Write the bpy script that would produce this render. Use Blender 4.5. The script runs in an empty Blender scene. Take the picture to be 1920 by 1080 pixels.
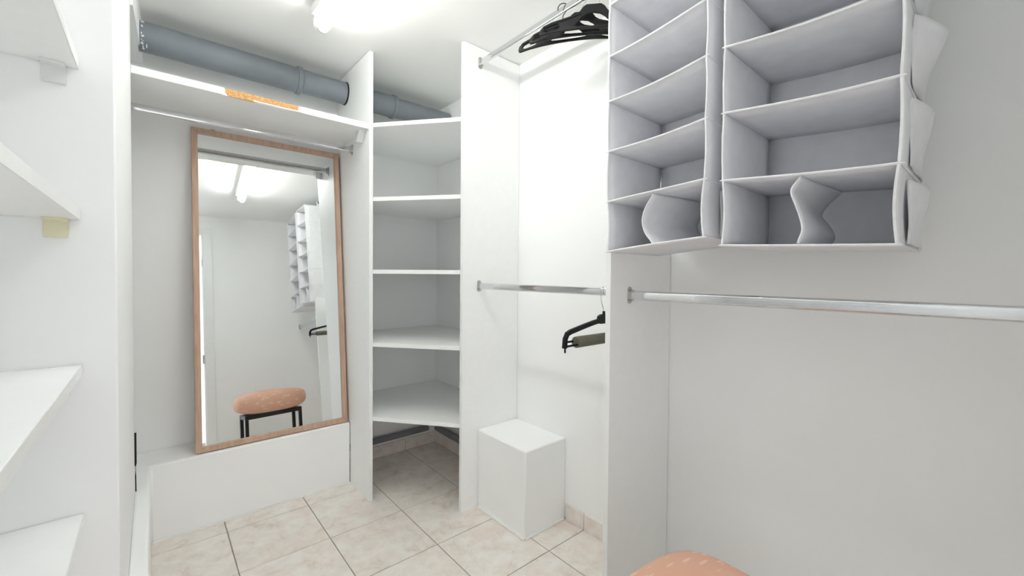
import bpy, bmesh, math, random
from mathutils import Vector, Matrix
random.seed(7)
sc = bpy.context.scene
COL = sc.collection
PI = math.pi

# ---------------------------------------------------------------- units
# Coordinates below are written in multiples of the camera height (camera at
# the origin, floor at z = -1); S metres per unit turns them into real sizes.
S = 1.14
def P3(v): return Vector((v[0] * S, v[1] * S, (v[2] + 1) * S))
def mm(v): return v / 1000.0 / S

# ---------------------------------------------------------------- camera
F_PX, PITCH, YAW, ROLL, CY = 785.4, 0.0204, 0.7085, 0.0082, 531.6
cam_d = bpy.data.cameras.new('camera'); cam = bpy.data.objects.new('camera', cam_d); COL.objects.link(cam)
cam_d.sensor_width = 36.0; cam_d.lens = F_PX / 1920 * 36; cam_d.shift_y = -(540 - CY) / 1920
cam_d.clip_start = 0.01
fwd = Vector((math.sin(YAW) * math.cos(PITCH), math.cos(YAW) * math.cos(PITCH), -math.sin(PITCH)))
rgt = Vector((math.cos(YAW), -math.sin(YAW), 0)); upv = rgt.cross(fwd)
r2 = rgt * math.cos(ROLL) + upv * math.sin(ROLL); u2 = upv * math.cos(ROLL) - rgt * math.sin(ROLL)
M = Matrix((r2, u2, -fwd)).transposed().to_4x4(); M.translation = P3((0, 0, 0))
cam.matrix_world = M
sc.camera = cam

# ---------------------------------------------------------------- world, exposure
w = bpy.data.worlds.new('world'); sc.world = w; w.use_nodes = True
w.node_tree.nodes['Background'].inputs[0].default_value = (0.93, 0.96, 1.0, 1)
w.node_tree.nodes['Background'].inputs[1].default_value = 1.3
sc.view_settings.view_transform = 'Standard'; sc.view_settings.look = 'None'
sc.view_settings.gamma = 1.0; sc.view_settings.use_curve_mapping = False
sc.view_settings.exposure = 0.58
LAMP_STRENGTH = 20.0
LAMP_COLOR = (0.99, 1.0, 0.96)
try:
    sc.cycles.max_bounces = 9; sc.cycles.diffuse_bounces = 8; sc.cycles.glossy_bounces = 4; sc.cycles.adaptive_threshold = 0.04; sc.cycles.adaptive_min_samples = 24
except Exception: pass

# ---------------------------------------------------------------- materials
def mat(name, col, rough=0.5, metal=0.0, var=0.0, vscale=8, bump=0.0, bscale=200, spec=None):
    m = bpy.data.materials.new(name); m.use_nodes = True
    nt = m.node_tree; b = nt.nodes['Principled BSDF']
    b.inputs['Base Color'].default_value = (*col, 1); b.inputs['Roughness'].default_value = rough; b.inputs['Metallic'].default_value = metal
    if spec is not None: b.inputs['Specular IOR Level'].default_value = spec
    tc = nt.nodes.new('ShaderNodeTexCoord')
    if var:
        n = nt.nodes.new('ShaderNodeTexNoise'); n.inputs['Scale'].default_value = vscale; n.inputs['Detail'].default_value = 1.0 if var < .02 else 3
        nt.links.new(tc.outputs['Object'], n.inputs['Vector'])
        r = nt.nodes.new('ShaderNodeValToRGB')
        r.color_ramp.elements[0].position = 0.3; r.color_ramp.elements[1].position = 0.7
        r.color_ramp.elements[0].color = (*[c * (1 - var) for c in col], 1); r.color_ramp.elements[1].color = (*[min(1, c * (1 + var)) for c in col], 1)
        nt.links.new(n.outputs['Fac'], r.inputs['Fac']); nt.links.new(r.outputs['Color'], b.inputs['Base Color'])
    if bump:
        n2 = nt.nodes.new('ShaderNodeTexNoise'); n2.inputs['Scale'].default_value = bscale; n2.inputs['Detail'].default_value = 3
        nt.links.new(tc.outputs['Object'], n2.inputs['Vector'])
        bp = nt.nodes.new('ShaderNodeBump'); bp.inputs['Strength'].default_value = bump; bp.inputs['Distance'].default_value = 0.002
        nt.links.new(n2.outputs['Fac'], bp.inputs['Height']); nt.links.new(bp.outputs['Normal'], b.inputs['Normal'])
    return m

WALL = mat('wall_paint', (0.928, 0.934, 0.930), 0.6, var=0.012, vscale=3)
CEIL = mat('ceiling_paint', (0.915, 0.92, 0.90), 0.7, var=0.01, vscale=2)
MELA = mat('white_melamine', (0.925, 0.933, 0.93), 0.38, var=0.008, vscale=30)
EDGE = mat('white_edge_band', (0.88, 0.89, 0.88), 0.4, var=0.01, vscale=40)
CHROME = mat('chrome', (0.74, 0.75, 0.765), 0.05, 1.0, var=0.02, vscale=60)
STEEL = mat('bracket_metal', (0.56, 0.54, 0.51), 0.35, 1.0, var=0.1, vscale=80)
GLASS = mat('mirror_glass', (0.90, 0.92, 0.915), 0.0, 1.0)
PVC = mat('grey_pvc', (0.215, 0.24, 0.265), 0.42, var=0.07, vscale=7)
BLACK = mat('black_plastic', (0.010, 0.010, 0.011), 0.48, bump=0.05, bscale=300, spec=0.28)
BLKMET = mat('black_metal', (0.012, 0.011, 0.013), 0.4, bump=0.05, bscale=300)
FELT = mat('olive_grey_foam', (0.135, 0.13, 0.095), 0.9, var=0.12, vscale=60, bump=0.3, bscale=500)
FABRIC = mat('grey_white_nonwoven_fabric', (0.82, 0.82, 0.845), 0.85, var=0.03, vscale=25, bump=0.2, bscale=700)
BIND = mat('fabric_binding', (0.83, 0.83, 0.845), 0.8, var=0.03, vscale=60, bump=0.2, bscale=700)
GROUT = mat('grout', (0.30, 0.28, 0.26), 0.9, var=0.2, vscale=20, bump=0.2, bscale=200)
RAW = mat('raw_chipboard', (0.62, 0.35, 0.145), 0.9, var=0.3, vscale=160, bump=0.8, bscale=220)
CREAM = mat('yellowed_plastic', (0.78, 0.74, 0.52), 0.5, var=0.03, vscale=20)
GREYPLASTIC = mat('pale_plastic', (0.78, 0.79, 0.78), 0.5, var=0.02, vscale=20)
DARKPIPE = mat('dark_painted_pipe', (0.20, 0.21, 0.22), 0.5, var=0.1, vscale=12)
PAINTFLECK = mat('white_paint_fleck', (0.85, 0.86, 0.84), 0.6, var=0.02, vscale=90)

def wood():
    m = bpy.data.materials.new('light_oak'); m.use_nodes = True; nt = m.node_tree; b = nt.nodes['Principled BSDF']
    tc = nt.nodes.new('ShaderNodeTexCoord'); mp = nt.nodes.new('ShaderNodeMapping')
    mp.inputs['Scale'].default_value = (60, 60, 4)
    n = nt.nodes.new('ShaderNodeTexNoise'); n.inputs['Scale'].default_value = 1.2; n.inputs['Detail'].default_value = 5
    r = nt.nodes.new('ShaderNodeValToRGB')
    r.color_ramp.elements[0].position = 0.3; r.color_ramp.elements[1].position = 0.75
    r.color_ramp.elements[0].color = (0.46, 0.295, 0.205, 1); r.color_ramp.elements[1].color = (0.60, 0.415, 0.31, 1)
    nt.links.new(tc.outputs['Object'], mp.inputs['Vector']); nt.links.new(mp.outputs['Vector'], n.inputs['Vector'])
    nt.links.new(n.outputs['Fac'], r.inputs['Fac']); nt.links.new(r.outputs['Color'], b.inputs['Base Color'])
    b.inputs['Roughness'].default_value = 0.5
    return m
OAK = wood()

def tile_mat():
    m = bpy.data.materials.new('beige_marbled_tile'); m.use_nodes = True; nt = m.node_tree; b = nt.nodes['Principled BSDF']
    tc = nt.nodes.new('ShaderNodeTexCoord'); oi = nt.nodes.new('ShaderNodeObjectInfo')
    add = nt.nodes.new('ShaderNodeVectorMath'); add.operation = 'MULTIPLY_ADD'
    cmb = nt.nodes.new('ShaderNodeCombineXYZ')
    ml = nt.nodes.new('ShaderNodeMath'); ml.operation = 'MULTIPLY'; ml.inputs[1].default_value = 37.0
    nt.links.new(oi.outputs['Random'], ml.inputs[0])
    for i in range(3): nt.links.new(ml.outputs[0], cmb.inputs[i])
    add.inputs[1].default_value = (1, 1, 1)
    nt.links.new(tc.outputs['Object'], add.inputs[0]); nt.links.new(cmb.outputs[0], add.inputs[2])
    n = nt.nodes.new('ShaderNodeTexNoise'); n.inputs['Scale'].default_value = 13; n.inputs['Detail'].default_value = 7; n.inputs['Roughness'].default_value = 0.7; n.inputs['Distortion'].default_value = 0.35
    r = nt.nodes.new('ShaderNodeValToRGB'); cr = r.color_ramp
    cr.elements[0].position = 0.28; cr.elements[0].color = (0.62, 0.53, 0.465, 1)
    cr.elements[1].position = 0.72; cr.elements[1].color = (0.88, 0.85, 0.81, 1)
    e = cr.elements.new(0.42); e.color = (0.78, 0.71, 0.65, 1)
    e = cr.elements.new(0.56); e.color = (0.84, 0.80, 0.75, 1)
    nt.links.new(add.outputs[0], n.inputs['Vector']); nt.links.new(n.outputs['Fac'], r.inputs['Fac'])
    n3 = nt.nodes.new('ShaderNodeTexNoise'); n3.inputs['Scale'].default_value = 5; n3.inputs['Detail'].default_value = 3
    nt.links.new(add.outputs[0], n3.inputs['Vector'])
    r3 = nt.nodes.new('ShaderNodeValToRGB'); r3.color_ramp.elements[0].position = 0.52; r3.color_ramp.elements[1].position = 0.72
    r3.color_ramp.elements[0].color = (0, 0, 0, 1); r3.color_ramp.elements[1].color = (0.55, 0.55, 0.55, 1)
    nt.links.new(n3.outputs['Fac'], r3.inputs['Fac'])
    mx = nt.nodes.new('ShaderNodeMix'); mx.data_type = 'RGBA'
    nt.links.new(r3.outputs['Color'], mx.inputs[0]); nt.links.new(r.outputs['Color'], mx.inputs[6]); mx.inputs[7].default_value = (0.80, 0.67, 0.60, 1)
    nt.links.new(mx.outputs[2], b.inputs['Base Color'])
    b.inputs['Roughness'].default_value = 0.42
    bp = nt.nodes.new('ShaderNodeBump'); bp.inputs['Strength'].default_value = 0.08; bp.inputs['Distance'].default_value = 0.002
    nt.links.new(n.outputs['Fac'], bp.inputs['Height']); nt.links.new(bp.outputs['Normal'], b.inputs['Normal'])
    return m
TILE = tile_mat()

def cushion_mat():
    m = bpy.data.materials.new('salmon_upholstery_with_leaf_strokes'); m.use_nodes = True; nt = m.node_tree; b = nt.nodes['Principled BSDF']
    tc = nt.nodes.new('ShaderNodeTexCoord')
    base = nt.nodes.new('ShaderNodeRGB'); base.outputs[0].default_value = (0.74, 0.425, 0.305, 1)
    prev = base.outputs[0]
    for ang, sc_, seed in ((0.6, (13, 62, 30), 0.0), (-0.9, (14, 66, 34), 5.3), (1.9, (13, 60, 28), 9.1)):
        mp = nt.nodes.new('ShaderNodeMapping'); mp.inputs['Rotation'].default_value = (0.3 * ang, 0.2, ang); mp.inputs['Scale'].default_value = sc_; mp.inputs['Location'].default_value = (seed, seed * 2, seed * 3)
        v = nt.nodes.new('ShaderNodeTexVoronoi'); v.inputs['Scale'].default_value = 0.8; v.inputs['Randomness'].default_value = 1.0
        r = nt.nodes.new('ShaderNodeValToRGB'); r.color_ramp.elements[0].position = 0.15; r.color_ramp.elements[1].position = 0.23
        r.color_ramp.elements[0].color = (0.55, 0.55, 0.55, 1); r.color_ramp.elements[1].color = (0, 0, 0, 1)
        mx = nt.nodes.new('ShaderNodeMix'); mx.data_type = 'RGBA'; mx.inputs[7].default_value = (0.90, 0.70, 0.56, 1)
        nt.links.new(tc.outputs['Object'], mp.inputs['Vector']); nt.links.new(mp.outputs['Vector'], v.inputs['Vector'])
        nt.links.new(v.outputs['Distance'], r.inputs['Fac']); nt.links.new(r.outputs['Color'], mx.inputs[0]); nt.links.new(prev, mx.inputs[6])
        prev = mx.outputs[2]
    nt.links.new(prev, b.inputs['Base Color']); b.inputs['Roughness'].default_value = 0.6
    return m
CUSH = cushion_mat()

def lamp_mat():
    m = bpy.data.materials.new('lit_tube'); m.use_nodes = True; nt = m.node_tree
    b = nt.nodes['Principled BSDF']; b.inputs['Base Color'].default_value = (0.9, 0.9, 0.9, 1)
    b.inputs['Emission Color'].default_value = (*LAMP_COLOR, 1); b.inputs['Emission Strength'].default_value = LAMP_STRENGTH
    return m
LIT = lamp_mat()

# ---------------------------------------------------------------- mesh helpers
class MB:
    def __init__(s): s.v = []; s.f = []; s.sm = []
    def add(s, vs, fs, smooth=False):
        o = len(s.v); s.v += [tuple(v) for v in vs]; s.f += [tuple(i + o for i in f) for f in fs]; s.sm += [smooth] * len(fs); return s
    def box(s, x0, x1, y0, y1, z0, z1):
        vs = [(x, y, z) for z in (z0, z1) for y in (y0, y1) for x in (x0, x1)]
        return s.add(vs, [(0, 2, 3, 1), (4, 5, 7, 6), (0, 1, 5, 4), (2, 6, 7, 3), (0, 4, 6, 2), (1, 3, 7, 5)])
    def prism(s, poly, z0, z1, fn=lambda a, b, c: (a, b, c)):
        n = len(poly); ar = sum(poly[i][0] * poly[(i + 1) % n][1] - poly[(i + 1) % n][0] * poly[i][1] for i in range(n))
        if ar < 0: poly = poly[::-1]
        vs = [fn(a, b, z0) for a, b in poly] + [fn(a, b, z1) for a, b in poly]
        fs = [tuple(range(n - 1, -1, -1)), tuple(range(n, 2 * n))] + [(i, (i + 1) % n, n + (i + 1) % n, n + i) for i in range(n)]
        return s.add(vs, fs)
    def tube(s, path, r, seg=12, sect=None, cap=True, up=(0, 0, 1), closed=False):
        """sweep a circle (or a section list of (a, b) offsets) along a path"""
        path = [Vector(p) for p in path]; n = len(path); rings = []; up = Vector(up)
        for i, p in enumerate(path):
            if closed: t = path[(i + 1) % n] - path[i - 1]
            else: t = path[min(i + 1, n - 1)] - path[max(i - 1, 0)]
            t.normalize(); a = t.cross(up)
            if a.length < 1e-4: a = t.cross(Vector((1, 0, 0)) if abs(t.x) < .9 else Vector((0, 1, 0)))
            a.normalize(); b = a.cross(t)
            rr = r[i] if isinstance(r, (list, tuple)) else r
            if sect: rings.append([p + a * q[0] + b * q[1] for q in sect])
            else: rings.append([p + a * rr * math.cos(2 * PI * k / seg) + b * rr * math.sin(2 * PI * k / seg) for k in range(seg)])
        m = len(rings[0]); vs = [v for q in rings for v in q]; fs = []
        for i in range(n if closed else n - 1):
            j = (i + 1) % n
            for k in range(m): fs.append((i * m + k, i * m + (k + 1) % m, j * m + (k + 1) % m, j * m + k))
        s.add(vs, fs, True)
        if cap and not closed:
            s.add(rings[0], [tuple(range(m - 1, -1, -1))]); s.add(rings[-1], [tuple(range(m))])
        return s
    def grid(s, fn, nu, nv):
        vs = [fn(i / nu, j / nv) for j in range(nv + 1) for i in range(nu + 1)]
        return s.add(vs, [(j * (nu + 1) + i, j * (nu + 1) + i + 1, (j + 1) * (nu + 1) + i + 1, (j + 1) * (nu + 1) + i) for j in range(nv) for i in range(nu)], True)
    def xf(s, fn): s.v = [tuple(fn(Vector(v))) for v in s.v]; return s

def build(name, mb, material, parent=None, bevel=0, solid=0, label=None, cat=None, group=None, kind=None):
    pts = [P3(v) for v in mb.v]
    if parent is not None: o0 = parent.matrix_world.translation.copy() if parent.parent is None else parent.parent.location + parent.location
    else:
        lo = [min(p[i] for p in pts) for i in range(3)]; hi = [max(p[i] for p in pts) for i in range(3)]
        o0 = Vector(((lo[0] + hi[0]) / 2, (lo[1] + hi[1]) / 2, lo[2]))
    if parent is not None and parent.parent is None: o0 = parent.location.copy()
    me = bpy.data.meshes.new(name); me.from_pydata([p - o0 for p in pts], [], mb.f)
    for pl, sm in zip(me.polygons, mb.sm): pl.use_smooth = sm
    bm = bmesh.new(); bm.from_mesh(me)
    bmesh.ops.remove_doubles(bm, verts=bm.verts, dist=1e-6)
    bmesh.ops.recalc_face_normals(bm, faces=bm.faces); bm.to_mesh(me); bm.free()
    me.set_sharp_from_angle(angle=math.radians(40))
    me.materials.append(material)
    o = bpy.data.objects.new(name, me); COL.objects.link(o)
    if parent is not None: o.parent = parent
    else: o.location = o0
    if bevel:
        b = o.modifiers.new('bevel', 'BEVEL'); b.width = bevel; b.segments = 2; b.limit_method = 'ANGLE'
    if solid:
        q = o.modifiers.new('solid', 'SOLIDIFY'); q.thickness = solid; q.offset = 0
    tag(o, label, cat, group, kind); return o
def tag(o, label=None, cat=None, group=None, kind=None):
    for k, v in (('label', label), ('category', cat), ('group', group), ('kind', kind)):
        if v: o[k] = v
def thing(name, loc, label, cat, group=None, kind=None):
    o = bpy.data.objects.new(name, None); COL.objects.link(o); o.location = P3(loc); o.empty_display_size = 0.05
    tag(o, label, cat, group, kind); return o
def struct(name, mb, m, label, bevel=0): return build(name, mb, m, None, bevel, label=label, kind='structure')

# ---------------------------------------------------------------- main dimensions
Yb, Xr, Zc = 2.189, 1.2823, 0.9613          # back wall, right wall, ceiling
Xl, Yo = -0.44, -0.15                        # left wall, wall behind the camera
x1, y1 = 0.7118, 1.784                       # partition by the mirror: face, front edge
y2, x2 = 1.4534, 0.975                       # partition by the plinth: face, front edge
y3, x3 = 0.7016, 0.9614                      # low partition: face, front edge
T = mm(19)
Yl, Zl = 2.011, -0.711                       # ledge front, ledge top
wt = 0.1

# ---------------------------------------------------------------- room shell
struct('wall_back', MB().box(Xl - wt, Xr + wt, Yb, Yb + wt, -1, Zc), WALL, 'off-white painted back wall behind the mirror')
struct('wall_right', MB().box(Xr, Xr + wt, Yo, Yb, -1, Zc), WALL, 'off-white painted wall behind the hanging organisers')
struct('wall_left', MB().box(Xl - wt, Xl, Yo, Yb, -1, Zc), WALL, 'off-white painted wall behind the open shelves')
struct('ceiling', MB().box(Xl - wt, Xr + wt, Yo - wt, Yb + wt, Zc, Zc + wt), CEIL, 'off-white painted ceiling')
dx0, dx1, dz = -0.29, 0.335, 0.80
struct('wall_front', MB().box(Xl - wt, dx0, Yo - wt, Yo, -1, Zc).box(dx1, Xr + wt, Yo - wt, Yo, -1, Zc).box(dx0, dx1, Yo - wt, Yo, dz, Zc), WALL,
       'off-white painted wall with the doorway, seen in the mirror')
pil_y0, pil_y1, pil_x = 1.05, 1.80, -0.0495
struct('wall_pillar', MB().box(Xl, pil_x, pil_y0, pil_y1, -1, Zc), WALL, 'white painted wall end between the open shelves and the mirror alcove', bevel=0.004)
# low ledge under the mirror, returning along the pillar
struct('trim_1', MB().prism([(Xl, pil_y1), (pil_x, pil_y1), (pil_x, 1.06), (-0.014, 1.06), (-0.012, Yl), (x1, Yl), (x1, Yb), (Xl, Yb)], -1, Zl), WALL,
       'low white plastered ledge under the leaning mirror', bevel=0.008)
# soffit board where the pipe enters
struct('trim_2', MB().add([(-0.024, Yb, .813), (-0.0427, 1.80, .841), (-0.0427, 1.80, Zc), (-0.024, Yb, Zc), (-0.06, Yb, .813), (-0.075, 1.80, .841), (-0.075, 1.80, Zc), (-0.06, Yb, Zc)],
       [(0, 1, 2, 3), (7, 6, 5, 4), (0, 4, 5, 1), (1, 5, 6, 2), (2, 6, 7, 3), (3, 7, 4, 0)]), WALL, 'white boxed-in corner where the grey pipe leaves the wall')

# floor: grout bed with tiles
fl = struct('floor', MB().box(Xl - wt, Xr + wt, Yo - wt - .5, Yb + wt, -1 - wt, -1 - mm(2.5)), GROUT, 'beige marbled ceramic tile floor with dark grout')
pit = 0.2915; gx, gy = 0.2105, 1.922; g = mm(2.0)
def tile(xa, xb, ya, yb, za, zb, parent, name='tile', m=None):
    # bevelled tile, top face a little inside
    c = mm(1.2)
    vs = [(xa, ya, za), (xb, ya, za), (xb, yb, za), (xa, yb, za), (xa, ya, zb - c), (xb, ya, zb - c), (xb, yb, zb - c), (xa, yb, zb - c),
          (xa + c, ya + c, zb), (xb - c, ya + c, zb), (xb - c, yb - c, zb), (xa + c, yb - c, zb)]
    fs = [(3, 2, 1, 0), (8, 9, 10, 11)] + [(i, (i + 1) % 4, 4 + (i + 1) % 4, 4 + i) for i in range(4)] + [(4 + i, 4 + (i + 1) % 4, 8 + (i + 1) % 4, 8 + i) for i in range(4)]
    return build(name, MB().add(vs, fs), m or TILE, parent)
for i in range(-3, 5):
    for j in range(-8, 2):
        xa, xb = gx + i * pit, gx + (i + 1) * pit; ya, yb = gy + j * pit, gy + (j + 1) * pit
        xa, xb, ya, yb = max(xa, Xl) + g, min(xb, Xr) - g, max(ya, Yo) + g, min(yb, Yb) - g
        if xb - xa < .01 or yb - ya < .01: continue
        if xb < pil_x and yb > pil_y0 + .05 and ya > pil_y0: continue      # wholly under the pillar
        o = tile(xa, xb, ya, yb, -1 - mm(4), -1 + random.uniform(-.2, .2) * mm(1), fl)

# skirting tiles
def skirting(name, label, runs):
    o = thing(name, runs[0][:3], label, 'skirting', kind='structure')
    for (xa, ya, _, xb, yb, h) in runs:
        build('tile', MB().box(min(xa, xb), max(xa, xb), min(ya, yb), max(ya, yb), -1 + mm(1), -1 + h), TILE, o, bevel=0.0015)
    return o
th = mm(9)
runs = []
for a, b in ((1.0455, 1.1375), (0.7665, 1.0425), (y3 + T + .002, 0.7635)):
    runs.append((Xr - th, a, -1, Xr, b, 0.066))
skirting('baseboard_right', 'beige tile skirting along the wall beside the white plinth', runs)
skirting('baseboard_back', 'beige tile skirting under the corner shelves', [(x1 + T + .002, Yb - th, -1, 0.79, Yb, .064), (0.793, Yb - th, -1, 1.08, Yb, .064), (1.083, Yb - th, -1, Xr - th, Yb, .064)])
skirting('baseboard_corner', 'beige tile skirting along the wall inside the corner niche', [(Xr - th, y2 + T + .002, -1, Xr, 1.628, .064), (Xr - th, 1.631, -1, Xr, 1.92, .064), (Xr - th, 1.923, -1, Xr, Yb - th - .001, .064)])

# doorway behind the camera (seen in the mirror)
dr = thing('door_1', (dx1, Yo, -1), 'white painted door frame with steel hinges, reflected at the edge of the mirror', 'door frame', kind='structure')
fw_ = 0.05
build('jamb', MB().box(dx1 - .012, dx1 + fw_, Yo, Yo + .012, -1, dz + fw_).box(dx1 - .02, dx1, Yo - wt, Yo, -1, dz), EDGE, dr, bevel=0.002)
build('jamb', MB().box(dx0 - fw_, dx0 + .012, Yo, Yo + .012, -1, dz + fw_).box(dx0, dx0 + .02, Yo - wt, Yo, -1, dz), EDGE, dr, bevel=0.002)
build('head', MB().box(dx0 + .012, dx1 - .012, Yo, Yo + .012, dz - .012, dz + fw_), EDGE, dr, bevel=0.002)
for hz in (0.55, -0.27):
    build('hinge', MB().box(dx1 - .03, dx1 - .0205, Yo - .012, Yo + .008, hz - .035, hz + .035), STEEL, dr, bevel=0.001)

# ---------------------------------------------------------------- partitions
pipeY, pipeZ, pipeR = 2.078, 0.868, 0.0505
def panel_hole():
    bm = bmesh.new()
    def loop(pts):
        vs = [bm.verts.new(p) for p in pts]; return [bm.edges.new((vs[i], vs[(i + 1) % len(vs)])) for i in range(len(vs))]
    zt = Zc - mm(3)
    es = loop([(0, y1, -1), (0, Yl, -1), (0, Yl, Zl), (0, Yb, Zl), (0, Yb, zt), (0, y1, zt)])
    # the panel is scribed over the ledge
    es += loop([(0, pipeY + (pipeR + mm(4)) * math.cos(2 * PI * k / 32), pipeZ + (pipeR + mm(4)) * math.sin(2 * PI * k / 32)) for k in range(32)])
    bmesh.ops.triangle_fill(bm, edges=es, use_beauty=True)
    r = bmesh.ops.extrude_face_region(bm, geom=bm.faces[:])
    for v in r['geom']:
        if isinstance(v, bmesh.types.BMVert): v.co.x += T
    bm.verts.index_update()
    mb = MB(); mb.add([(v.co.x + x1, v.co.y, v.co.z) for v in bm.verts], [[v.index for v in f.verts] for f in bm.faces]); bm.free(); return mb
pn = build('partition_panel', panel_hole(), MELA, label='tall white board beside the mirror, with the grey pipe through it', cat='partition', group='upright closet boards')
build('edge_band', MB().box(x1 + mm(.3), x1 + T - mm(.3), y1 - mm(1), y1, -1 + mm(1), Zc - mm(6)), EDGE, pn)
pn2 = build('partition_panel', MB().box(x2, Xr - mm(2), y2, y2 + T, -1, Zc - mm(3)), MELA, label='tall white board between the corner shelves and the white plinth', cat='partition', group='upright closet boards')
build('edge_band', MB().box(x2 - mm(1), x2, y2 + mm(.3), y2 + T - mm(.3), -1 + mm(1), Zc - mm(5)), EDGE, pn2)
p3top = 0.09
pn3 = build('partition_panel', MB().box(x3, Xr - mm(2.5), y3, y3 + T, -1, p3top), MELA, label='white upright board between the two lower hanging rods, under the fabric organisers', cat='partition', group='upright closet boards')
build('edge_band', MB().box(x3 - mm(1), x3, y3 + mm(.3), y3 + T - mm(.3), -1 + mm(1), p3top - mm(.5)), EDGE, pn3)

# white plinth box
xb_, yb_, zb_ = 1.0582, 1.1487, -0.665
pl = build('plinth_box', MB().box(xb_, Xr, yb_, y2 - .001, -1, zb_), WALL, label='white plastered box on the floor beside the tall board', cat='plinth', bevel=0.006)
rough = MB()
random.seed(3)
def bead(a, b, n, r):
    pts = []; a = Vector(a); b = Vector(b)
    for k in range(n + 1): pts.append(a.lerp(b, k / n) + Vector((random.uniform(-1, 1), random.uniform(-1, 1), 0)) * mm(1.5))
    rough.tube(pts, [r * random.uniform(.6, 1.3) for _ in pts], 6)
bead((xb_ - mm(1), y2 - .01, -1 + mm(3)), (xb_ - mm(1), yb_ - mm(1), -1 + mm(3)), 22, mm(9))
bead((xb_ - mm(1), yb_ - mm(1), -1 + mm(3)), (Xr - .012, yb_ - mm(1), -1 + mm(3)), 18, mm(7))
build('plaster_bead', rough, PAINTFLECK, pl)
rough = MB(); bead((-0.008, Yl - mm(1), -1 + mm(2)), (x1 - .003, Yl - mm(1), -1 + mm(2)), 46, mm(5))
build('plaster_bead', rough, PAINTFLECK, bpy.data.objects['trim_1'])

# ---------------------------------------------------------------- corner shelves
tops = (0.654, 0.334, 0.0185, -0.3015, -0.6286); st = mm(20)
names = ('topmost white corner shelf, just under the grey pipe', 'white corner shelf second from the top, between two tall boards', 'middle white corner shelf at eye level',
         'white corner shelf second from the bottom, between two tall boards', 'lowest white corner shelf above the dark floor niche')
gap = mm(0.6)
for zt, lb in zip(tops, names):
    poly = [(x1 + T + gap, Yb - gap), (x1 + T + gap, y1 + mm(2)), (x2 + mm(2), y2 + T + gap), (Xr - gap, y2 + T + gap), (Xr - gap, Yb - gap)]
    o = build('corner_shelf', MB().prism(poly, zt - st, zt), MELA, label=lb, cat='shelf', group='corner shelves', bevel=0.001)
    a = Vector((x1 + T + gap, y1 + mm(2), 0)); b = Vector((x2 + mm(2), y2 + T + gap, 0)); d = (b - a).normalized(); n = Vector((-d.y, d.x, 0)) * -1
    if n.y > 0: n = -n
    q = [a, b, b + n * mm(1), a + n * mm(1)]
    build('edge_band', MB().prism([(v.x, v.y) for v in q], zt - st + mm(.4), zt - mm(.4)), EDGE, o)
# low pipes in the niche under the corner shelves
build('heating_pipe', MB().tube([(x1 + T + .004, Yb - .028, -0.895), (Xr - .07, Yb - .028, -0.895)], .017, 14), DARKPIPE, label='dark pipe along the back of the niche under the corner shelves', cat='pipe')
build('heating_pipe', MB().tube([(Xr - .028, y2 + T + .004, -0.895), (Xr - .028, Yb - .06, -0.895)], .017, 14), DARKPIPE, label='dark pipe along the side of the niche under the corner shelves', cat='pipe')

# ---------------------------------------------------------------- shelf over the mirror
ws = thing('wall_shelf', (0.3, 1.99, 0.62), 'long white shelf above the mirror with a chipped front edge', 'shelf')
sA0, sA1, sz, sth = -0.44, x1 - gap, 0.650, mm(28)
yA = 1.79
n0, n1 = 0.186, 0.447     # the broken stretch of the front edge
fr = lambda t: yA
poly = [(sA0, Yb - gap), (sA0, yA + .012), (pil_x - .001, yA + .012)] if False else [(sA0, Yb - gap), (sA0, pil_y1 + .001), (pil_x + .001, pil_y1 + .001), (pil_x + .001, yA), (n0, yA)]
random.seed(11)
k = 14
for i in range(1, k): poly.append((n0 + (n1 - n0) * i / k, yA + mm(6 + 4 * math.sin(PI * i / k) + random.uniform(-1.5, 1.5))))
poly += [(n1, yA), (sA1, yA), (sA1, Yb - gap)]
build('board', MB().prism(poly, sz - sth, sz), MELA, ws)
# exposed chipboard: rough strip sitting in the break
vs = []; fs = []
K = 40
for i in range(K + 1):
    x = n0 + (n1 - n0) * i / K; tp = min(1, min(i, K - i) / 4)
    lowcut = (0.0 if i < 15 else 0.3)
    zt_, zb2 = sz + mm(.3), sz - sth * (1 - lowcut) + mm(.2)
    for j in range(5):
        z = zt_ + (zb2 - zt_) * j / 4
        vs.append((x + .016 * (j / 4) * (1 - i / K) - .008 * (1 - j / 4) * (i / K) , yA - mm(.6) + mm(4) * (1 - tp) + mm(random.uniform(0, 3.5)) + mm(1.0) * j / 4, z))
for i in range(K):
    for j in range(4): a = i * 5 + j; fs.append((a, a + 1, a + 6, a + 5))
b2 = len(vs)
vs += [(v[0], yA + mm(14), v[2]) for v in vs]
for i in range(K):
    a = i * 5; fs.append((a, a + 5, b2 + a + 5, b2 + a)); a += 4; fs.append((a, b2 + a, b2 + a + 5, a + 5))
o = build('raw_wood_chip', MB().add(vs, fs), RAW, ws); o['label'] = 'bare orange chipboard where the edge has broken off'
lip = MB()
lp = [(n0 + (n1 - n0) * (15 + i) / K, yA + mm(1.2), sz - sth + mm(3.2)) for i in range(0, 26)]
lip.tube(lp, mm(3.3), 6); build('edge_lip', lip, EDGE, ws)
for ea, eb in ((pil_x + .002, n0), (n1, sA1)): build('edge_band', MB().box(ea, eb, yA - mm(1), yA, sz - sth + mm(.4), sz - mm(.4)), EDGE, ws)
build('bracket', MB().prism([(yA + .03, sz - sth), (yA + .075, sz - sth), (yA + .075, sz - sth - .045), (yA + .066, sz - sth - .045)], x1 - .03, x1 - mm(1), lambda a, b, c: (c, a, b)), GREYPLASTIC, ws, bevel=0.001)

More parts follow.
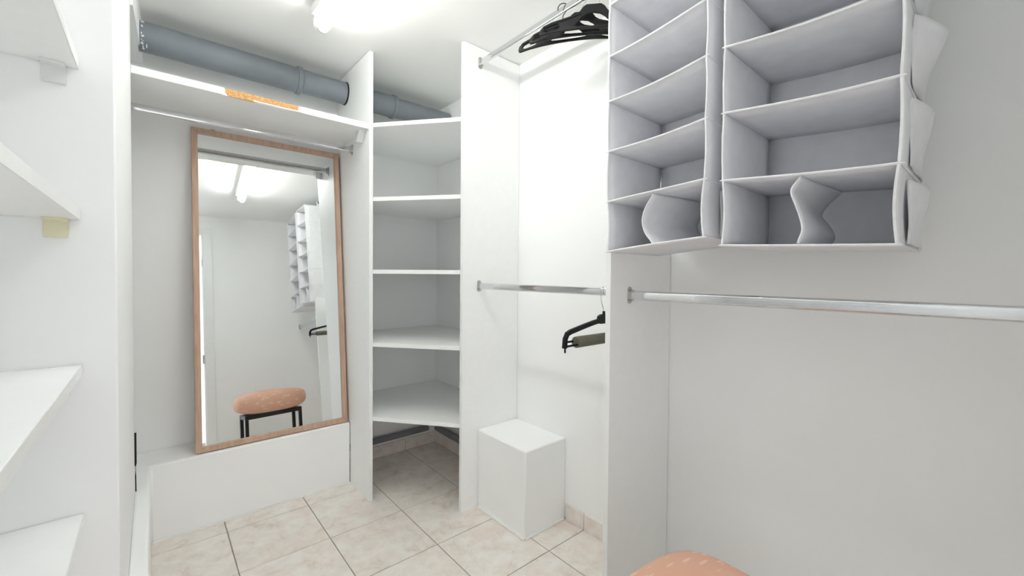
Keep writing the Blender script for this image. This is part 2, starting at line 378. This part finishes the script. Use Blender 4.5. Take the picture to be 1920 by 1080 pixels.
# ---------------------------------------------------------------- hanging rods
def oval(h=mm(30), w_=mm(15), n=24):
    # upright rounded oval
    r = w_ / 2; s_ = (h - w_) / 2; out = []
    for k in range(n):
        a = 2 * PI * k / n; out.append((r * math.cos(a), r * math.sin(a) + (s_ if math.sin(a) > 0 else -s_)))
    return out
def rod(a, b, label, caps=(1, 1), up=(0, 0, 1)):
    a = Vector(a); b = Vector(b); t = thing('clothes_rod', ((a + b) / 2)[:], label, 'clothes rod')
    d = (b - a).normalized()
    build('bar', MB().tube([a + d * mm(2), b - d * mm(2)], 1, sect=oval()), CHROME, t)
    for e, s_, on in ((a, 1, caps[0]), (b, -1, caps[1])):
        if not on: continue
        cup = MB().tube([e, e + d * s_ * mm(16)], 1, sect=oval(mm(36), mm(20)))
        fl_ = MB().tube([e, e + d * s_ * mm(3)], 1, sect=oval(mm(56), mm(22)))
        f_ = build('end_bracket', fl_, STEEL, t)
        build('socket', cup, STEEL, f_)
        scr = MB()
        for zz in (mm(22.5),): scr.tube([e + Vector((0, 0, zz)) + d * s_ * mm(3), e + Vector((0, 0, zz)) + d * s_ * mm(4.5)], mm(4), 10)
        build('screw', scr, STEEL, f_)
    return t
rod((Xl, 1.985, 0.578), (x1, 1.985, 0.578), 'chrome rod under the long shelf, in front of the mirror top', caps=(0, 1))
xu, zu = 1.058, 0.895
rod((xu, y2, zu), (xu, Yo, zu), 'high chrome rod near the ceiling carrying black hangers and fabric organisers')
rod((1.059, y2, -0.0485), (1.059, y3 + T, -0.0485), 'lower chrome rod above the white plinth, carrying one black hanger')
rod((1.0504, y3, -0.056), (1.0504, Yo, -0.056), 'lower chrome rod under the fabric organisers')

# ---------------------------------------------------------------- drain pipe
dp = thing('drain_pipe', (0.5, pipeY, pipeZ - pipeR), 'thick grey plastic drain pipe under the ceiling above the long shelf', 'pipe')
def ring(x, r): return [(x, pipeY + r * math.cos(a), pipeZ + r * math.sin(a)) for a in (2 * PI * k / 40 for k in range(40))]
def lathe(prof, segs=40):
    mb = MB(); vs = []
    for (x, r) in prof: vs += [(x, pipeY + r * math.cos(2 * PI * k / segs), pipeZ + r * math.sin(2 * PI * k / segs)) for k in range(segs)]
    fs = [(i * segs + k, i * segs + (k + 1) % segs, (i + 1) * segs + (k + 1) % segs, (i + 1) * segs + k) for i in range(len(prof) - 1) for k in range(segs)]
    mb.add(vs, fs, True); return mb
build('pipe_run', lathe([(-0.034, pipeR), (1.28, pipeR)]), PVC, dp)
def collar(xc, d, x0):
    # socket end: long slightly wider sleeve ending in a raised ring; d = direction of the sleeve
    R = pipeR
    pr = [(x0, R + .0005), (x0 + .0005, R + .003), (xc - .012 * d, R + .003), (xc - .01 * d, R + .008), (xc - .002 * d, R + .0095), (xc + .006 * d, R + .008), (xc + .009 * d, R + .004), (xc + .012 * d, R + .0005)]
    build('pipe_collar', lathe(pr), PVC, dp)
collar(0.505, 1, -0.034)
collar(0.955, 1, x1 + .001)
build('seal_ring', lathe([(x1 - .006, pipeR + .0005), (x1 - .005, pipeR + .002), (x1 - .0005, pipeR + .002)]), BLACK, dp)
random.seed(5)
fk = MB()
for i in range(15):
    a = PI + random.uniform(-1.15, 1.25); r = pipeR + .0032; x = -0.026 + random.random() ** 2 * .006; s_ = random.uniform(.0015, .0045)
    c = Vector((x, pipeY + r * math.cos(a), pipeZ + r * math.sin(a))); tdir = Vector((0, -math.sin(a), math.cos(a))); n = Vector((0, math.cos(a), math.sin(a)))
    ps = [c + Vector((s_ * random.uniform(.5, 1.4) * math.cos(q), 0, 0)) + tdir * s_ * math.sin(q) * random.uniform(.6, 1.3) for q in (0, 1, 2, 3, 4, 5)]
    fk.add([p + n * .0012 for p in ps] + [p - n * .001 for p in ps], [(0, 1, 2, 3, 4, 5)] + [(i_, (i_ + 1) % 6, 6 + (i_ + 1) % 6, 6 + i_) for i_ in range(6)])
for (x, a, l) in ((-0.012, PI + 0.95, .008), (-0.022, PI + 1.05, .006)):
    c = Vector((x, pipeY + (pipeR + .0035) * math.cos(a), pipeZ + (pipeR + .0035) * math.sin(a))); td = Vector((0, -math.sin(a), math.cos(a)))
    fk.tube([c - td * l, c, c + td * l], [.001, .0022, .001], 6)
build('paint_flecks', fk, PAINTFLECK, dp)['kind'] = 'stuff'

# ---------------------------------------------------------------- mirror
MX0, MX1, MYB, MYT, MZ0, MZ1 = 0.121, 0.7035, 2.040, 2.172, -0.7095, 0.592
ml = math.hypot(MYT - MYB, MZ1 - MZ0); ta = math.atan2(MYT - MYB, MZ1 - MZ0)
def mloc(u, v, d):   # u along X, v up the mirror, d out of the mirror towards the room
    return (u, MYB + v * math.sin(ta) - d * math.cos(ta), MZ0 + v * math.cos(ta) + d * math.sin(ta))
mi = thing('leaning_mirror', (0.41, MYB, MZ0), 'tall wood-framed mirror leaning on the low white ledge', 'mirror')
fwid, fdep = mm(24), mm(22)
def rail(poly):  # poly in u, v with mitred ends
    return MB().prism(poly, -mm(2), fdep, lambda a, b, c: mloc(a, b, c))
build('frame_rail', rail([(MX0, 0), (MX0 + fwid, fwid), (MX0 + fwid, ml - fwid), (MX0, ml)]), OAK, mi, bevel=0.0025)
build('frame_rail', rail([(MX1, 0), (MX1, ml), (MX1 - fwid, ml - fwid), (MX1 - fwid, fwid)]), OAK, mi, bevel=0.0025)
build('frame_rail', rail([(MX0, ml), (MX0 + fwid, ml - fwid), (MX1 - fwid, ml - fwid), (MX1, ml)]), OAK, mi, bevel=0.0025)
build('frame_rail', rail([(MX0, 0), (MX1, 0), (MX1 - fwid, fwid), (MX0 + fwid, fwid)]), OAK, mi, bevel=0.0025)
build('glass_pane', MB().prism([(MX0 + fwid * .8, fwid * .8), (MX1 - fwid * .8, fwid * .8), (MX1 - fwid * .8, ml - fwid * .8), (MX0 + fwid * .8, ml - fwid * .8)], mm(6), mm(10), lambda a, b, c: mloc(a, b, c)), GLASS, mi)
build('backing_board', MB().prism([(MX0 + mm(4), mm(4)), (MX1 - mm(4), mm(4)), (MX1 - mm(4), ml - mm(4)), (MX0 + mm(4), ml - mm(4))], -mm(2), mm(5), lambda a, b, c: mloc(a, b, c)), RAW, mi)
build('hanging_tab', MB().prism([(0.186, ml - mm(2)), (0.202, ml - mm(2)), (0.202, ml + mm(11)), (0.186, ml + mm(11))], -mm(1), mm(3), lambda a, b, c: mloc(a, b, c)), OAK, mi, bevel=0.001)

# ---------------------------------------------------------------- open shelves by the doorway side
lsx = -0.0965; lst = mm(20)
lbl = ('highest open white shelf on the side wall, with a pale clip under it', 'open white shelf at eye level with a yellowed clip under it',
       'open white shelf just below eye level, its top in view', 'lowest open white shelf on the side wall, near the picture corner')
for zt, lb, clip in ((0.3675, lbl[0], GREYPLASTIC), (0.1075, lbl[1], CREAM), (-0.164, lbl[2], None), (-0.428, lbl[3], None)):
    t = thing('side_shelf', (-.27, .7, zt - lst), lb, 'shelf', 'open shelves on the side wall')
    build('board', MB().box(Xl + .001, lsx, 0.30, pil_y0 - .0016, zt - lst, zt), MELA, t, bevel=0.0008)
    build('edge_band', MB().box(lsx, lsx + mm(1), 0.30, pil_y0 - .001, zt - lst + mm(.3), zt - mm(.3)), EDGE, t)
    for cx in (-0.125, -0.36):
        if clip is None and cx > -.2: clip_m = GREYPLASTIC
        else: clip_m = clip or GREYPLASTIC
        w2 = .0145
        build('clip', MB().prism([(pil_y0 - .001, zt - lst), (pil_y0 - .022, zt - lst), (pil_y0 - .022, zt - lst - .003), (pil_y0 - .007, zt - lst - .006), (pil_y0 - .007, zt - lst - .032), (pil_y0 - .001, zt - lst - .032)],
              cx - w2, cx + w2, lambda a, b, c: (c, a, b)), clip_m, t, bevel=0.0008)

# black cable strap hanging by the pillar
cb = MB()
for i in range(12):
    z = -0.525 - i * .0085
    cb.box(-0.056, -0.0445, pil_y1 + .002, pil_y1 + .008, z, z + .006)
cb.box(-0.054, -0.0455, pil_y1 + .003, pil_y1 + .007, -0.625, -0.521)
cb.tube([(-0.047, pil_y1 + .005, -0.615), (-0.0475, pil_y1 + .005, -0.66), (-0.047, pil_y1 + .005, Zl + .002)], .0016, 8)
build('ribbed_cable', cb, BLACK, label='black ribbed cable hanging beside the pillar above the ledge', cat='cable')

# ---------------------------------------------------------------- ceiling lamp
A = Vector((0.476, 1.648, 0)); B = Vector((0.528, 0.50, 0)); ld = (B - A).normalized(); ln = Vector((-ld.y, ld.x, 0))
if ln.x > 0: ln = -ln     # ln points to -X
lz = 0.898
lamp = thing('ceiling_lamp', ((A + B) / 2 + Vector((0, 0, Zc)))[:], 'lit white fluorescent batten lamp on the ceiling', 'lamp')
def lbox(s0, s1, n0_, n1_, z0, z1):
    q = [A + ld * s0 + ln * n0_, A + ld * s1 + ln * n0_, A + ld * s1 + ln * n1_, A + ld * s0 + ln * n1_]
    return MB().prism([(v.x, v.y) for v in q], z0, z1)
Ltot = (B - A).length
build('housing', lbox(.02, Ltot - .02, -.028, .042, Zc - .034, Zc - .0005), EDGE, lamp, bevel=0.006)
tb = MB().tube([A + ld * .02 + Vector((0, 0, lz)), B - ld * .02 + Vector((0, 0, lz))], .0185, 20)
build('fluorescent_tube', tb, LIT, lamp)
for e, s_ in ((A, 1), (B, -1)):
    c = e + Vector((0, 0, lz))
    build('end_cap', MB().tube([c + ld * s_ * .004, c + ld * s_ * .0195], .0175, 18), GREYPLASTIC, lamp)
    q0 = e + ld * s_ * .006; 
    hk = MB().prism([(q0 + ld * s_ * a + ln * b)[:2] for a, b in ((0, -.012), (.014, -.012), (.014, .03), (0, .03))], lz - .005, Zc - .034)
    build('lamp_holder', hk, EDGE, lamp, bevel=0.002)

# ---------------------------------------------------------------- hangers
def hanger_profile():
    out = [(0, .0), (-.026, 0), (-.038, -.008), (-.050, -.024), (-.062, -.032), (-.10, -.043), (-.15, -.056), (-.178, -.068), (-.191, -.082), (-.195, -.096), (-.191, -.103), (-.184, -.102)]
    low = [(-.15, -.095), (-.10, -.089), (-.05, -.086), (0, -.085)]
    L = [(u / S, v / S) for u, v in out + low]
    return L + [(-u, v) for u, v in L[::-1][1:-1]]
def hanger_holes():
    h1 = [(0, -.030), (-.022, -.034), (-.040, -.045), (-.055, -.060), (-.068, -.074), (-.04, -.076), (0, -.076), (.04, -.076), (.068, -.074), (.055, -.060), (.040, -.045), (.022, -.034)]
    h2 = [(-.128, -.0635), (-.15, -.069), (-.170, -.077), (-.180, -.089), (-.165, -.0905), (-.14, -.085), (-.125, -.080), (-.120, -.072)]
    h3 = [(-u, v) for u, v in h2]
    return [[(u / S, v / S) for u, v in h] for h in (h1, h2, h3)]
def plate(outer, holes, th_):
    bm = bmesh.new()
    def loop(pts):
        vs = [bm.verts.new((p[0], 0, p[1])) for p in pts]; return [bm.edges.new((vs[i], vs[(i + 1) % len(vs)])) for i in range(len(vs))]
    es = loop(outer)
    for h in holes: es += loop(h)
    bmesh.ops.triangle_fill(bm, edges=es, use_beauty=True)
    r = bmesh.ops.extrude_face_region(bm, geom=bm.faces[:])
    for v in r['geom']:
        if isinstance(v, bmesh.types.BMVert): v.co.y += th_
    for v in bm.verts: v.co.y -= th_ / 2
    bm.verts.index_update()
    mb = MB().add([v.co[:] for v in bm.verts], [[v.index for v in f.verts] for f in bm.faces]); bm.free(); return mb
def hook_path(zn, zr, r):
    # from the neck up, then round over the rod (rod centre height zr, local x = 0)
    pts = [(0, 0, zn - .008), (0, 0, zn + .012)]
    top = zr + mm(15) + mm(2.4)
    cz = top - r
    pts += ([(.006, 0, zn + .025), (r * .85, 0, (zn + cz) / 2 + .008)] if cz - zn > .05 else [])
    for k in range(0, 11):
        a = -0.2 + (PI + 0.5) * k / 10; pts.append((r * math.cos(a), 0, cz + r * math.sin(a)))
    return pts
def hanger(x, y, zn, zrod, ang, label, group, tiltx=0.0, hm=None):
    t = thing('coat_hanger', (x, y, zn - .11), label, 'hanger', group)
    Rm = Matrix.Rotation(ang, 3, 'Z') @ Matrix.Rotation(tiltx, 3, 'Y')
    f = lambda v: Rm @ v + Vector((x, y, zn))
    body = plate(hanger_profile(), hanger_holes(), mm(9)).xf(f)
    build('body', body, BLACK, t, bevel=0.0022)
    for s_ in (-1, 1):
        ribs = MB().tube([(s_ * u / S, -mm(5), v / S) for u, v in ((.045, -.034), (.10, -.051), (.15, -.064), (.178, -.076))], mm(2.2), 6)
        build('rib', ribs.xf(f), BLACK, t)
    hk = MB().tube([Rm @ Vector(p) + Vector((x, y, 0)) for p in hook_path(zn, zrod, mm(19))], mm(1.8), 8, up=(0, 1, 0))
    build('hook', hk, hm or CHROME, t)
    return t
# hangers swing round on the high rod
hanger(xu, 0.850, 0.853, zu, math.radians(-50), 'nearest black plastic hanger on the high rod, next to the organiser', 'black hangers on the high rod', 0.02)
hanger(xu, 0.898, 0.851, zu, math.radians(-50), 'middle black plastic hanger on the high rod, overlapped by another', 'black hangers on the high rod', 0.0)
hanger(xu, 0.958, 0.856, zu, math.radians(-54), 'farthest black plastic hanger on the high rod, toward the tall board', 'black hangers on the high rod', -0.02, BLKMET)

# trouser hanger on the lower rod
hy, hz_ = 0.80, -0.132; hx = 1.062
th_ = thing('trouser_hanger', (hx, hy, hz_ - .085), 'black trouser hanger with a grey-green foam roll on its bar, on the lower rod', 'hanger')
hb = MB()
arm = [(0, -.004), (-.05, -.010), (-.10, -.019), (-.155, -.030), (-.168, -.035), (-.176, -.048), (-.1785, -.075)]
pth = [(hx + u, hy, hz_ + v) for u, v in arm]
hb.tube(pth, 1, sect=[(mm(8), mm(5)), (-mm(8), mm(5)), (-mm(8), -mm(5)), (mm(8), -mm(5))], up=(0, 1, 0))
hb.tube([(2 * hx - p[0], p[1], p[2]) for p in pth], 1, sect=[(mm(8), mm(5)), (-mm(8), mm(5)), (-mm(8), -mm(5)), (mm(8), -mm(5))], up=(0, 1, 0))
hb.prism([(-.032, -.008), (-.026, .008), (-.014, .013), (.014, .013), (.026, .008), (.032, -.008), (.02, -.016), (-.02, -.016)], hy - mm(6), hy + mm(6), lambda a, b, c: (hx + a, c, hz_ + b))
hb.tube([(hx, hy, hz_ + .01), (hx, hy, hz_ + .022)], mm(5), 10)
build('body', hb, BLACK, th_, bevel=0.001)
bar = MB()
for yy in (-.009, .009):
    bar.tube([(hx - .1785, hy + yy * .3, hz_ - .07 if yy < 0 else hz_ - .062), (hx - .165, hy + yy, hz_ - .068 if yy < 0 else hz_ - .06), (hx + .165, hy + yy, hz_ - .068 if yy < 0 else hz_ - .06), (hx + .1785, hy + yy * .3, hz_ - .07)], mm(3.6), 8)
for s_ in (-1, 1): bar.tube([(hx + s_ * .1765, hy, hz_ - .07), (hx + s_ * .1765, hy, hz_ - .088)], mm(3), 8)
build('bar', bar, BLACK, th_)
build('foam_roll', MB().tube([(hx - .133, hy, hz_ - .062), (hx - .13, hy, hz_ - .062), (hx + .13, hy, hz_ - .062), (hx + .133, hy, hz_ - .062)], [.0145, .0165, .0165, .0145], 18), FELT, th_)
build('hook', MB().tube([Vector((hx + p[0] * -1, hy, p[2])) for p in hook_path(hz_ + .012, -0.0485, mm(19))], mm(1.5), 8, up=(0, 1, 0)), CHROME, th_)

# ---------------------------------------------------------------- hanging fabric organisers
def organiser(yL, yR, zs, tilt, label, amps, div, seed):
    rnd = random.Random(seed)
    xa, xz = 0.930, 1.196; ym = (yL + yR) / 2; zb, zt = zs[0], zs[-1]
    t = thing('hanging_organiser', ((xa + xz) / 2, ym, zb), label, 'organiser', 'hanging fabric organisers')
    f = lambda v: Vector((v[0], v[1], v[2] - (v[1] - ym) * math.tan(-tilt)))
    th = 0.0028
    def comp(z):
        for i in range(len(zs) - 1):
            if z <= zs[i + 1]: return (z - zs[i]) / (zs[i + 1] - zs[i])
        return 1
    for y, s_, nm in ((yL, 1, 'far'), (yR, -1, 'near')):
        a1 = rnd.uniform(.001, .0025)
        def fn(u, v, y=y, s_=s_, a1=a1):
            z = zb + (zt - zb) * v; c = max(0, min(1, comp(z)))
            return (xa + (xz - xa) * u, y + s_ * a1 * math.sin(PI * c) * (1 - .3 * u) * (1 if z > zs[1] else -2.2), z)
        build('side_panel', MB().grid(fn, 8, 8 * (len(zs) - 1)).xf(f), FABRIC, t, solid=th)
        # binding along the front edge
        build('edge_binding', MB().tube([fn(0, k / (8 * (len(zs) - 1))) for k in range(8 * (len(zs) - 1) + 1)], mm(3.2), 6, up=(1, 0, 0)).xf(f), BIND, t)
    build('back_panel', MB().grid(lambda u, v: (xz + .003 * math.sin(PI * comp(zb + (zt - zb) * v)), yL + (yR - yL) * u, zb + (zt - zb) * v), 6, 6 * (len(zs) - 1)).xf(f), FABRIC, t, solid=th)
    for i, z in enumerate(zs):
        sag = rnd.uniform(.001, .004)
        def fs(u, v, z=z, sag=sag): return (xa + (xz - xa) * v, yL + (yR - yL) * u, z - sag * math.sin(PI * u) * (1 - .5 * v) + .003 * math.sin(3 * u + i))
        sh = build('fabric_shelf', MB().grid(fs, 10, 6).xf(f), FABRIC, t, solid=th * 1.3)
        ex = .007 / abs(yL - yR)
        pts = [fs(-ex, 0)] + [fs(k / 12, 0) for k in range(13)] + [fs(1 + ex, 0)]
        build('edge_binding', MB().tube([Vector(p) - Vector((.0005, 0, 0)) for p in pts], [mm(1.2)] + [mm(3.0)] * 13 + [mm(1.2)], 6).xf(f), BIND, sh)
        for ue in (0, 1):
            build('side_binding', MB().tube([Vector(fs(ue, k / 6)) + Vector((0, (.0015, -.0015)[ue], 0)) for k in range(7)], mm(2.6), 6).xf(f), BIND, sh)
    # pockets on the side towards the doorway
    for i, am in enumerate(amps):
        z0, z1 = zs[i] + .006, zs[i + 1] - .018
        kx = rnd.uniform(.35, .5)
        def fp(u, v, z0=z0, z1=z1, am=am, kx=kx):
            b = (u / kx if u < kx else (1 - u) / (1 - kx)) ** .85
            vv = v ** 1.1
            return (xa + .075 + (xz - xa - .08) * u, yR - .004 - am * b * vv * (1 - .25 * max(0, v - .75) * 4 * u) - .0015 * math.sin(9 * u + 5 * v + i), z0 + (z1 - z0) * v - .01 * b * v * am / .03)
        build('side_pocket', MB().grid(fp, 14, 10).xf(f), FABRIC, t, solid=th * .8)
    # loose divider in the lowest compartment
    fr_, bk_ = div
    def curve(pts, v):
        n = len(pts) - 1; q = min(v * n, n - 1e-6); i = int(q); s = q - i
        a, b, c, d = (pts[max(0, min(n, i + k))] for k in (-1, 0, 1, 2))
        return b + .5 * s * (c - a + s * (2 * a - 5 * b + 4 * c - d + s * (3 * (b - c) + d - a)))
    def fd(u, v):
        e = u * u * (3 - 2 * u)
        return (xa + .006 + (xz - xa - .02) * u, curve(fr_, v) * (1 - e) + curve(bk_, v) * e, zs[0] + .004 + (zs[1] - zs[0] - .008) * v)
    build('divider', MB().grid(fd, 12, 24).xf(f), FABRIC, t, solid=th)
    build('edge_binding', MB().tube([fd(0, k / 24) for k in range(25)], mm(2.2), 6, up=(1, 0, 0)).xf(f), BIND, t)
    # straps over the rod
    for yy in (ym - .07, ym + .07):
        top = f(Vector((xu, yy, zt)))
        pts = []
        for k in range(15):
            a = -PI / 2 * 0 + PI * k / 14; pts.append((xu + mm(10) * math.cos(a), yy, zu + mm(9) + mm(10) * math.sin(a)))
        pts = [(xu + mm(10), yy, top.z - .002)] + pts + [(xu - mm(10), yy, top.z - .002)]
        build('strap', MB().tube(pts, 1, sect=[(mm(12), mm(1)), (-mm(12), mm(1)), (-mm(12), -mm(1)), (mm(12), -mm(1))], up=(0, 1, 0)) , BIND, t)
    return t
organiser(0.692, 0.432, [0.076, 0.207, 0.341, 0.476, 0.598, 0.735, 0.865], math.radians(-5.0),
          'grey-white fabric hanging organiser next to the black hangers', [.006, .007, .009, .008, .008, .008],
          ([0.561, 0.582, 0.590, 0.582, 0.561], [0.540, 0.556, 0.568, 0.556, 0.542]), 2)
organiser(0.392, 0.112, [0.061, 0.197, 0.340, 0.482, 0.62, 0.75, 0.868], math.radians(2.6),
          'grey-white fabric hanging organiser nearest the doorway, with bulging side pockets', [.022, .026, .045, .03, .03, .025],
          ([0.254, 0.247, 0.2515, 0.2600, 0.2665, 0.252], [0.262, 0.249, 0.258, 0.274, 0.262, 0.238]), 5)

# ---------------------------------------------------------------- stool
sx0, sx1, sy0, sy1, sz0, sz1 = 0.450, 0.934, 0.194, 0.488, -0.741, -0.570
cx, cy_, cz = (sx0 + sx1) / 2, (sy0 + sy1) / 2, (sz0 + sz1) / 2
stl = thing('upholstered_stool', (cx, cy_, -1), 'low bench stool with salmon leaf-print cushion and black metal frame', 'stool')
def sup(c, e): return math.copysign(abs(c) ** e, c)
nu, nv = 64, 28; vs = []; fs = []
rx, ry, rz = (sx1 - sx0) / 2, (sy1 - sy0) / 2, (sz1 - sz0) / 2
core = rx - ry * .80
for j in range(nv + 1):
    ph = -PI / 2 + PI * j / nv
    cz_ = sup(math.sin(ph), .8); cr_ = abs(math.cos(ph)) ** .5
    for i in range(nu):
        a = 2 * PI * i / nu
        px, py = sup(math.cos(a), .55), sup(math.sin(a), .55)
        vs.append((cx + rx * px * cr_ ** (.8), cy_ + ry * py * cr_, cz + rz * cz_ * (1 - .10 * px * px)))
for j in range(nv):
    for i in range(nu): fs.append((j * nu + i, j * nu + (i + 1) % nu, (j + 1) * nu + (i + 1) % nu, (j + 1) * nu + i))
build('cushion', MB().add(vs, fs, True), CUSH, stl)
stl.rotation_euler.z = -0.05
lx0, lx1, ly0, ly1 = sx0 + .06, sx1 - .06, sy0 + .06, sy1 - .06; lw = mm(25) / 2
for lx in (lx0, lx1):
    for ly in (ly0, ly1):
        build('leg', MB().box(lx - lw, lx + lw, ly - lw, ly + lw, -1, sz0 - .024), BLKMET, stl, bevel=0.0015)
rz0, rz1 = sz0 - .024, sz0 + .006
for ly in (ly0, ly1): build('rail', MB().box(lx0 - lw, lx1 + lw, ly - lw, ly + lw, rz0, rz1), BLKMET, stl, bevel=0.0015)
for lx in (lx0, lx1): build('rail', MB().box(lx - lw, lx + lw, ly0 + lw, ly1 - lw, rz0, rz1), BLKMET, stl, bevel=0.0015)
